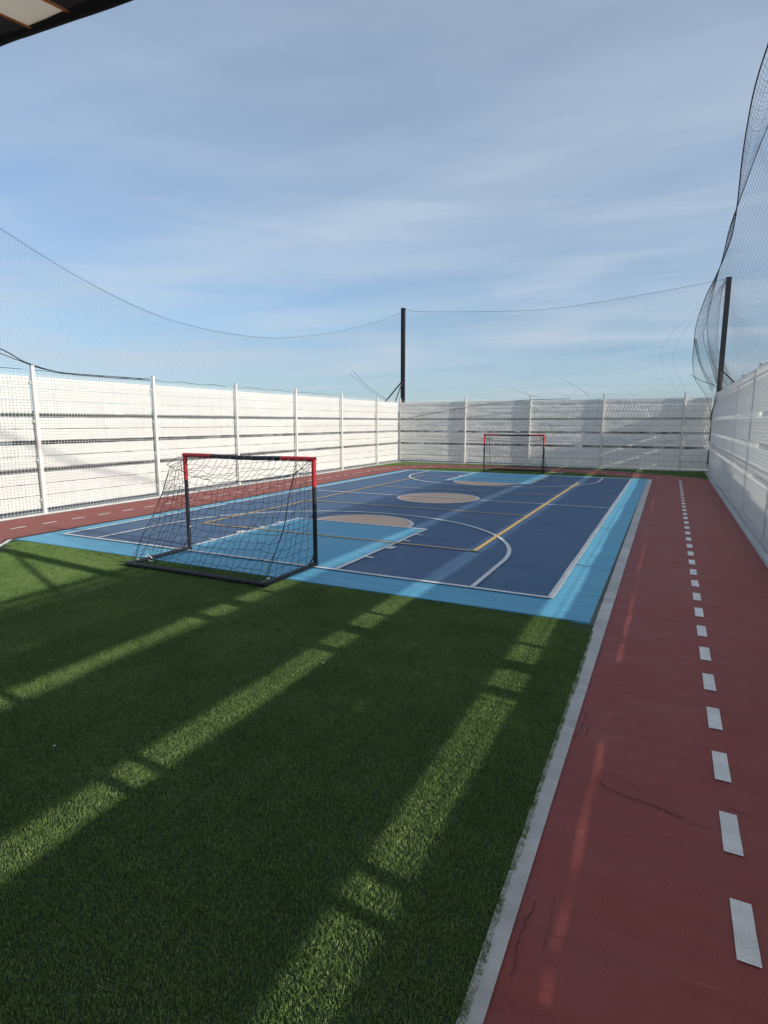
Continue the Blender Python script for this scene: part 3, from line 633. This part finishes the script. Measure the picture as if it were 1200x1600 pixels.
# left net
ln = thing('ball_stop_net', 'black ball net sagging above the sunlit left fence', 'net', (-9.98, 12.7, 2.45), 'ball nets hung round the court')
nu, nv = 350, 48
yy = np.linspace(3.62, 21.85, nu); t = np.linspace(0, 1, nv)
zz = ztop(yy)
P = np.zeros((nu, nv, 3)); P[..., 0] = smooth_noise((nu, nv), (9, 3), .05, 2)*np.sin(PI*t)[None]; P[..., 1] = yy[:, None]-12.7+smooth_noise((nu, nv), (12, 4), .03, 5)
P[..., 2] = t[None]*(zz-2.42)[:, None]
net_from_grid(P, .0007, 'netting', ln)
rope([(0, y-12.7, ztop(y)-2.45) for y in np.linspace(3.62, 21.85, 14)], .0035, 'top_cable', ln)
rope([(.03, 5.0-12.7, .62), (.04, 5.9-12.7, .34), (.04, 6.3-12.7, .16), (.05, 6.9-12.7, .04), (.06, 7.6-12.7, .02), (.06, 8.9-12.7, .03)], .010, 'gathered_hem', ln, 5)
rope([(.05, 5.0-12.7, .55), (.06, 6.1-12.7, .2), (.06, 6.8-12.7, .05), (.05, 8.2-12.7, .05), (.05, 8.9-12.7, .06)], .007, 'gathered_hem', ln, 5)
for q, (a, b) in enumerate(((3.9, 6.2), (6.4, 8.8), (8.95, 11.3), (11.5, 14.0), (14.1, 16.6))):
    rope([(.04+.02*math.sin(q+i), a+(b-a)*i/8-12.7, .035+.014*math.sin(i*1.9+q)) for i in range(9)], .005, 'gathered_hem', ln, 4)
rope([(-.9, 19.3-12.7, 1.1), (-.6, 19.9-12.7, .55), (-.15, 20.5-12.7, .1), (.1, 20.9-12.7, -.25)], .006, 'slack_cord', ln)
rope([(-.9, 19.1-12.7, .95), (-.5, 20.2-12.7, .3), (-.1, 20.9-12.7, -.05)], .005, 'slack_cord', ln)
# far net
fn = thing('ball_stop_net', 'black ball net stretched between the two far poles above the far fence', 'net', (-4.3, 21.85, 2.4), 'ball nets hung round the court')
nu, nv = 225, 66
xx = np.linspace(-9.86, 1.28, nu); t = np.linspace(0, 1, nv)
zt = catmull([(-9.86, 6.05), (-9.1, 5.93), (-6.5, 5.72), (-4.35, 5.62), (-2.2, 5.73), (-.24, 5.91), (.85, 6.03), (1.28, 6.08)], 10); zt = np.interp(xx, zt[:, 0], zt[:, 1])
P = np.zeros((nu, nv, 3)); P[..., 0] = xx[:, None]+4.3+smooth_noise((nu, nv), (7, 4), .05, 11); P[..., 1] = smooth_noise((nu, nv), (7, 3), .12, 12)*np.sin(PI*t)[None]; P[..., 2] = t[None]*(zt-2.4)[:, None]
net_from_grid(P, .0009, 'netting', fn)
rope([(x+4.3, 0, z-2.4) for x, z in [(-9.86, 6.08), (-9.1, 5.94), (-6.5, 5.73), (-4.35, 5.63), (-2.2, 5.74), (-.24, 5.92), (.85, 6.04), (1.28, 6.1)]], .006, 'top_cable', fn)
rope([(-9.3+4.3, -.75, -.62), (-8.3+4.3, -.76, -.45), (-7.0+4.3, -.76, -.25), (-5.9+4.3, -.74, -.10), (-4.6+4.3, -.72, .0), (-3.2+4.3, -.70, .02)], .010, 'slack_cord', fn)
for a, b in ((-7.0, -5.2), (-5.0, -2.6), (-2.2, .3)):
    rope([(a+4.3+(b-a)*i/7, -.3, .22+.09*math.sin(i*2.1+a)+.05*math.cos(i*3.3)) for i in range(8)], .0022, 'slack_cord', fn)
rope([(-3.6+4.3, -.1, .75), (-2.9+4.3, -.2, .35), (-2.6+4.3, -.3, .1)], .004, 'slack_cord', fn); rope([(-5.5+4.3, -.1, .45), (-4.7+4.3, -.2, .2), (-4.3+4.3, -.3, .1)], .004, 'slack_cord', fn)
# vertical gathers near the right pole
for dx in (-.9, -1.15):
    rope([(1.28+dx*.25+4.3, -.05, 3.2), (1.28+dx*1.1+4.3, -.1, 2.3), (1.28+dx*1.5+4.3, -.15, 1.4), (1.28+dx*1.2+4.3, -.2, .6), (1.28+dx+4.3, -.25, .2)], .0022, 'slack_cord', fn)
# right net: main sheet plus flap folded over its upper edge
rn = thing('ball_stop_net', 'large billowing black ball net bunched up above the right fence', 'net', (1.3, 12.7, 2.45), 'ball nets hung round the court')
org = np.array((1.3, 12.7, 2.45))
innerL = catmull([(1.55, 3.62, 6.0), (1.0, 5.2, 5.25), (.66, 6.9, 4.43), (.61, 7.4, 4.33), (.55, 7.9, 4.13), (.49, 8.5, 3.95), (.49, 9.4, 3.84), (.51, 11.6, 3.80), (.52, 13.5, 3.62), (.54, 15.0, 3.43), (.84, 17.5, 3.09), (1.16, 20.0, 2.74)], 24)
outerL = catmull([(1.5, 3.62, 6.05), (.85, 4.9, 5.35), (.51, 6.1, 4.67), (.48, 7.2, 4.42), (.53, 8.3, 4.06), (.53, 9.0, 3.89), (.47, 10.3, 3.78), (.40, 12.2, 3.76), (.35, 14.5, 3.51), (.52, 16.8, 3.2), (.80, 18.8, 2.85), (1.09, 20.5, 2.52)], 24)
def resamp(P, n):
    d = np.r_[0, np.cumsum(np.linalg.norm(np.diff(P, axis=0), axis=1))]; q = np.linspace(0, d[-1], n); return np.stack([np.interp(q, d, P[:, c]) for c in range(3)], 1)
nI = 330; innerL = resamp(innerL, nI); outerL = resamp(outerL, nI)
nv = 40; t = np.linspace(0, 1, nv)
tt = np.linspace(0, 1, nI)
base = np.stack([np.full(nI, 1.30), innerL[:, 1]*.995+.05, np.full(nI, 2.44)], 1)
P = base[:, None, :]*(1-t)[None, :, None]+innerL[:, None, :]*t[None, :, None]
P[..., 0] += .04*np.sin(PI*t)[None]*(.4+.6*np.sin(PI*tt))[:, None]+smooth_noise((nI, nv), (9, 3), .025, 21)*np.sin(PI*t)[None]
net_from_grid(P-org, .0011, 'netting', rn)
nf = 10; t2 = np.linspace(0, 1, nf)
Pf = innerL[:, None, :]*(1-t2)[None, :, None]+outerL[:, None, :]*t2[None, :, None]
Pf[..., 1] += .3*np.sin(PI*t2)[None]
net_from_grid(Pf-org, .0012, 'folded_netting', rn)
Pf2 = Pf.copy(); Pf2[..., 2] += .02*np.sin(np.arange(nI)*.7)[:, None]; Pf2[..., 1] -= .12*np.sin(PI*t2)[None]+.1
Pf2[..., 1] += .02
net_from_grid((Pf2-org)[::3, ::3], .0009, 'folded_netting', rn)
rope(outerL[::6]-org, .0065, 'edge_rope', rn); rope(innerL[::6]-org, .004, 'edge_rope', rn)
# second drape hanging from the far right pole down to the fence top
A = catmull([(1.27, 21.75, 6.0), (1.10, 21.3, 5.75), (.84, 20.9, 5.2), (.80, 20.7, 4.6), (.88, 20.6, 4.0), (1.05, 20.6, 3.4), (1.45, 20.8, 2.8), (1.75, 20.4, 2.45)], 14)
B = catmull([(1.30, 21.8, 6.02), (1.18, 21.6, 5.6), (1.16, 21.5, 5.0), (1.17, 21.5, 4.4), (1.2, 21.5, 3.9), (1.42, 21.3, 3.4), (1.6, 21.0, 2.9), (1.8, 20.5, 2.45)], 14)
nd = 14; td = np.linspace(0, 1, nd); Pd = A[:, None, :]*(1-td)[None, :, None]+B[:, None, :]*td[None, :, None]; Pd[..., 1] += .35*np.sin(2*PI*td)[None]
net_from_grid(Pd-org, .0016, 'folded_netting', rn); rope(A[::6]-org, .006, 'edge_rope', rn)
A = catmull([(.36, 15.0, 3.47), (.41, 17.0, 3.42), (.46, 19.0, 3.30), (.60, 19.9, 2.85), (1.0, 20.6, 2.3), (1.14, 21.0, 1.7)], 12)
B = catmull([(.42, 15.3, 3.42), (.52, 17.0, 3.40), (.68, 19, 3.25), (.95, 20.0, 2.9), (1.25, 20.5, 2.6), (1.5, 20.2, 2.45)], 12)
Pd = A[:, None, :]*(1-td)[None, :, None]+B[:, None, :]*td[None, :, None]; Pd[..., 1] += .3*np.sin(2*PI*td)[None]
net_from_grid(Pd-org, .0014, 'folded_netting', rn); rope(A[::6]-org, .007, 'edge_rope', rn); rope(B[::6]-org, .005, 'edge_rope', rn)
rope(np.array([(.45, 19.6, 3.0), (.7, 19.8, 2.85), (1.1, 20, 2.7), (1.3, 20, 2.62), (1.6, 19.8, 2.5)])-org, .009, 'gathered_hem', rn)
rope(np.array([(1.33, 19.4, 2.6), (1.18, 19.9, 2.3), (1.13, 20.5, 1.9), (1.14, 21.0, 1.65)])-org, .010, 'gathered_hem', rn)
rope(np.array([(1.34, 19.0, 2.56), (1.18, 19.7, 2.2), (1.13, 20.4, 1.85), (1.14, 20.9, 1.6)])-org, .006, 'gathered_hem', rn)
rope(np.array([(1.30+.02*math.sin(i*1.3), 5+15.*i/24, 2.50+.015*math.sin(i*2.2)) for i in range(25)])-org, .009, 'gathered_hem', rn)

# ------------------------------------------------------------------ small goals
def goal(loc, rotz, label, seed):
    """local frame: opening towards +y, base frame runs back to -y; width along x"""
    r = np.random.default_rng(seed)
    W, HT, D = 0.934, 1.185, 0.90
    root = thing('football_goal', label, 'goal', loc, 'small football goals at both ends of the court'); root.rotation_euler.z = rotz
    R = .024
    def tube(name, pts, m, rad=R, sides=12, parent=root):
        V, F = tubes(np.array(pts, float), rad, sides); n = len(V)
        me = mesh_np(name, V, F, m, True); o = obj(name, me, parent); return o
    for s_ in (-1, 1):
        tube('post', [(s_*W, 0, .02), (s_*W, 0, .5), (s_*W, 0, HT-.30)], M_gblack)
        tube('post_sleeve', [(s_*W, 0, HT-.30), (s_*W, 0, HT-.1), (s_*W, 0, HT+.002)], M_gred, R+.0015)
        tube('crossbar_sleeve', [(s_*(W+.023), 0, HT-.002), (s_*(W-.2), 0, HT-.001), (s_*(W-.43), 0, HT-.003)], M_gred, R+.0010)
        tube('base_bar', [(s_*W, .02, .024), (s_*W, -D/2, .024), (s_*W, -D, .024)], M_gblack)
        tube('gusset', [(s_*W, 0, .17), (s_*W, -.055, .10), (s_*W, -.13, .035)], M_gblack, .009, 6)
        for z in (.30, .55, .78, 1.0):
            tube('clip', [(s_*(W-.026), 0, z-.008), (s_*(W-.026), 0, z+.008)], M_clip if z in (.30, .78) else M_gblack, .006, 6)
        me = None
        V, F = boxvf(-.026, .026, -.026, .026, 0, .052); o = obj('corner_joint', mesh_np('corner_joint', V, F, M_gblack), root, (s_*W, -D, 0))
        V, F = boxvf(-.018, .018, -.012, .012, 0, .02); o = obj('tie_clip', mesh_np('tie_clip', V, F, M_clip), root, (s_*(W-.03), -D+.09, .045))
    tube('crossbar', [(-W+.425, 0, HT-.002), (0, 0, HT-.012), (W-.425, 0, HT-.002)], M_gblack)
    tube('base_bar', [(-W-.02, -D, .024), (0, -D, .024), (W+.02, -D, .024)], M_gblack)
    # net: columns along x, rows from crossbar over the back edge down to the base bar
    nc, nr1, nr2 = 21, 4, 13
    u = np.linspace(-1, 1, nc)
    G = np.zeros((nc, nr1+nr2, 3))
    sag = .13*(1-u**2)
    bz = 1.06-sag*1.0; by = -.30-.04*(1-u**2)
    for j in range(nr1):
        t_ = j/nr1
        G[:, j, 0] = u*(W-.03-.02*t_); G[:, j, 1] = by*t_; G[:, j, 2] = (HT-.03)*(1-t_)+bz*t_-.06*math.sin(PI*t_)
    for j in range(nr2):
        t_ = j/(nr2-1); G[:, nr1+j, 0] = u*(W-.05+.02*t_); G[:, nr1+j, 1] = by*(1-t_)+(-D+.01)*t_+.10*math.sin(PI*t_)*(1-u**2*.5)-.0; G[:, nr1+j, 2] = bz*(1-t_)+.05*t_
    J = r.normal(0, .011, G.shape); J[:, 0] *= .2; J[:, -1] *= .2
    G = G+J; G[..., 0] += smooth_noise((nc, nr1+nr2), (4, 4), .02, seed+1)
    def dense(P, k=4, amp=.004):
        # add sub-points with slack between the knots
        n = P.shape[1]; s0 = np.arange(n); s1 = np.linspace(0, n-1, (n-1)*k+1); Q = np.stack([np.stack([np.interp(s1, s0, P[i, :, c]) for c in range(3)], 1) for i in range(P.shape[0])])
        ph = (s1 % 1); Q[..., 2] -= amp*2*np.sin(PI*ph)[None]*r.uniform(.2, 1.2, (Q.shape[0], 1)); Q[..., 0] += amp*np.sin(PI*ph)[None]*r.normal(0, .8, (Q.shape[0], 1)); return Q
    parts = [tubes(dense(G), .0024, 3), tubes(dense(G.transpose(1, 0, 2)), .0024, 3)]
    # side panels: from post to the slanted back edge
    for s_ in (-1, 1):
        e = -1 if s_ > 0 else 0; col = G[0 if s_ < 0 else nc-1]
        rows = []
        for j in range(nr2):
            t_ = j/(nr2-1); pz = (HT-.05)*(1-t_)+.05*t_; a = np.array((s_*(W-.01), -.012, pz)); b_ = col[nr1+j]
            k = 7; rows.append([a+(b_-a)*i/(k-1)+r.normal(0, .010, 3)*(0 < i < k-1) for i in range(k)])
        S = np.array(rows); parts += [tubes(dense(S), .0024, 3), tubes(dense(S.transpose(1, 0, 2)), .0024, 3)]
        # heavy edge rope and elastic ties
        parts.append(tubes(catmull([tuple(col[nr1]), *[tuple(col[nr1+q]) for q in (3, 6, 9)], (s_*(W-.02), -D+.06, .06)], 6), .0042, 5))
        parts.append(tubes(catmull([(s_*(W-.02), 0, HT-.02), (s_*(W+.005), -.12, HT-.03), (s_*(W+.005), -.27, 1.09), tuple(col[nr1])], 6), .0042, 5))
        parts.append(tubes(catmull([(s_*(W-.02), 0, HT-.06), (s_*(W-.05), -.06, HT-.13), (s_*(W-.1), -.10, HT-.09), (s_*(W-.14), -.1, HT-.05), tuple(col[nr1]+np.array((-s_*.02, .02, .02))), tuple(col[nr1])], 6), .003, 4))
    # back upper edge rope
    parts.append(tubes(catmull([tuple(p) for p in G[:, nr1]], 3), .003, 4))
    V, F = join_vf(parts); obj('net', mesh_np('net', V, F, M_gnet), root)
    # lacing wound round the crossbar, posts and base bar
    th = np.linspace(0, 2*PI*17, 17*14); xs_ = np.linspace(-W+.05, W-.05, len(th))
    L1 = np.stack([xs_, (R+.004)*np.cos(th), HT-.006+(R+.004)*np.sin(th)], 1)
    th2 = np.linspace(0, 2*PI*15, 15*12); L2 = np.stack([np.linspace(-W+.05, W-.05, len(th2)), -D+(R+.003)*np.cos(th2), .0245+(R+.003)*np.sin(th2)], 1)
    for LL, rr_ in ((L1, .0028), (L2, .0022)):
        V, F = tubes(LL, rr_, 4); obj('lacing', mesh_np('lacing', V, F, mat('lacing_grey', (.08, .08, .085), .6)), root)
    return root
g1 = goal((-4.352, 5.20, CZ), 0, 'near football goal with red and black frame standing half on the turf', 31)
g2 = goal((-4.365, 18.0, CZ), PI, 'far football goal with red corners at the far end of the court', 47)
# a white cord tied round the near goal's left base bar
V, F = tubes(catmull([(-5.34, 4.60, .075), (-5.30, 4.56, .10), (-5.25, 4.57, .06), (-5.28, 4.61, .04), (-5.32, 4.58, .08), (-5.29, 4.54, .07), (-5.26, 4.55, .03), (-5.22, 4.56, .028)], 5), .006, 5)
o = obj('knotted_rag', mesh_np('knotted_rag', V, F, M_clip)); tag(o, 'white knotted cord tied to the base bar of the near goal', 'cord')
V, F = tubes(catmull([(-3.25, 18.35, .05), (-3.18, 18.3, .05), (-3.0, 18.33, .045), (-2.85, 18.3, .045)], 5), .010, 5)
o = obj('knotted_rag', mesh_np('knotted_rag', V, F, M_clip)); tag(o, 'white cord lying on the turf at the foot of the far goal', 'cord')

# ------------------------------------------------------------------ canopy overhead
M_cgrey = mat('canopy_charcoal', (0.085, 0.08, 0.085), .8, var=.2, vscale=6, bump=.3, bscale=120)
M_ccream = mat('canopy_cream', (0.66, 0.56, 0.44), .8, var=.15, vscale=5, bump=.3, bscale=120, transl=.5)
M_corange = mat('canopy_orange', (0.75, 0.27, 0.09), .8, transl=.5)
M_chem = mat('canopy_hem', (0.012, 0.011, 0.016), .7)
cz = 2.62; dz = cz-H
cn = thing('canopy', 'dark striped fabric canopy edge hanging overhead at the upper left', 'canopy', (-1.5, 0, cz))
ex = [(-5.2, .86), (-4.0, .97), (-3.0, 1.03), (-2.3, 1.07), (-1.7, 1.09), (-1.56, 1.10), (-1.42, 1.112), (-1.2, 1.13), (-.6, 1.16), (0.3, 1.17), (1.0, 1.15)]
E_ = catmull([(x*dz, y*dz) for x, y in ex], 6)
def ey(x): return float(np.interp(x, E_[:, 0], E_[:, 1]))
# slanted bands: boundaries are lines x = x0 + k*(ye - y)
bounds = [-1.511-.257*14]
for i in range(14+10): bounds += [bounds[-1]+.136, bounds[-1]+.257]
kk = -0.5
def cpt(x0, d):
    x = x0+kk*d; return (x+1.5, ey(x0)-.018-d, .10*math.sin(min(1, d/2.2)*PI/2)+.010*math.sin(x0*5+d*7))
def band(x0, x1, m, nm, lift=0.):
    n, q = 2, 14; V, F = [], []
    for i in range(n+1):
        for j in range(q+1):
            a, b_, c = cpt(x0+(x1-x0)*i/n, .02+2.6*j/q); V.append((a, b_, c-lift))
    for i in range(n):
        for j in range(q): F.append((i*(q+1)+j, (i+1)*(q+1)+j, (i+1)*(q+1)+j+1, i*(q+1)+j+1))
    obj(nm, pyd(nm, V, F, m), cn)
for i in range(len(bounds)-1):
    a, b_ = bounds[i]*dz, bounds[i+1]*dz
    band(a, b_, M_ccream if i % 2 == 0 else M_cgrey, 'fabric_stripe')
    if i % 2 == 0:
        band(a-.006, a+.006, M_corange, 'piping', .004); band(b_-.006, b_+.006, M_corange, 'piping', .004)
V, F = tubes(np.array([(x+1.5, y-.034, .004) for x, y in E_]), .019, 8); obj('hem', mesh_np('hem', V, F, M_chem, True), cn)
# carrying frame of the canopy behind the camera
M_fr = mat('canopy_frame', (0.12, 0.12, 0.13), .45)
for x in (-4.6, .2):
    V, F = tubes([(x+1.5, -1.2, -cz), (x+1.5, -1.2, .05)], .035, 8); obj('canopy_leg', mesh_np('canopy_leg', V, F, M_fr), cn)
V, F = tubes([(-3.6, -1.2, .12), (2.1, -1.2, .12)], .03, 8); obj('frame_bar', mesh_np('frame_bar', V, F, M_fr), cn)
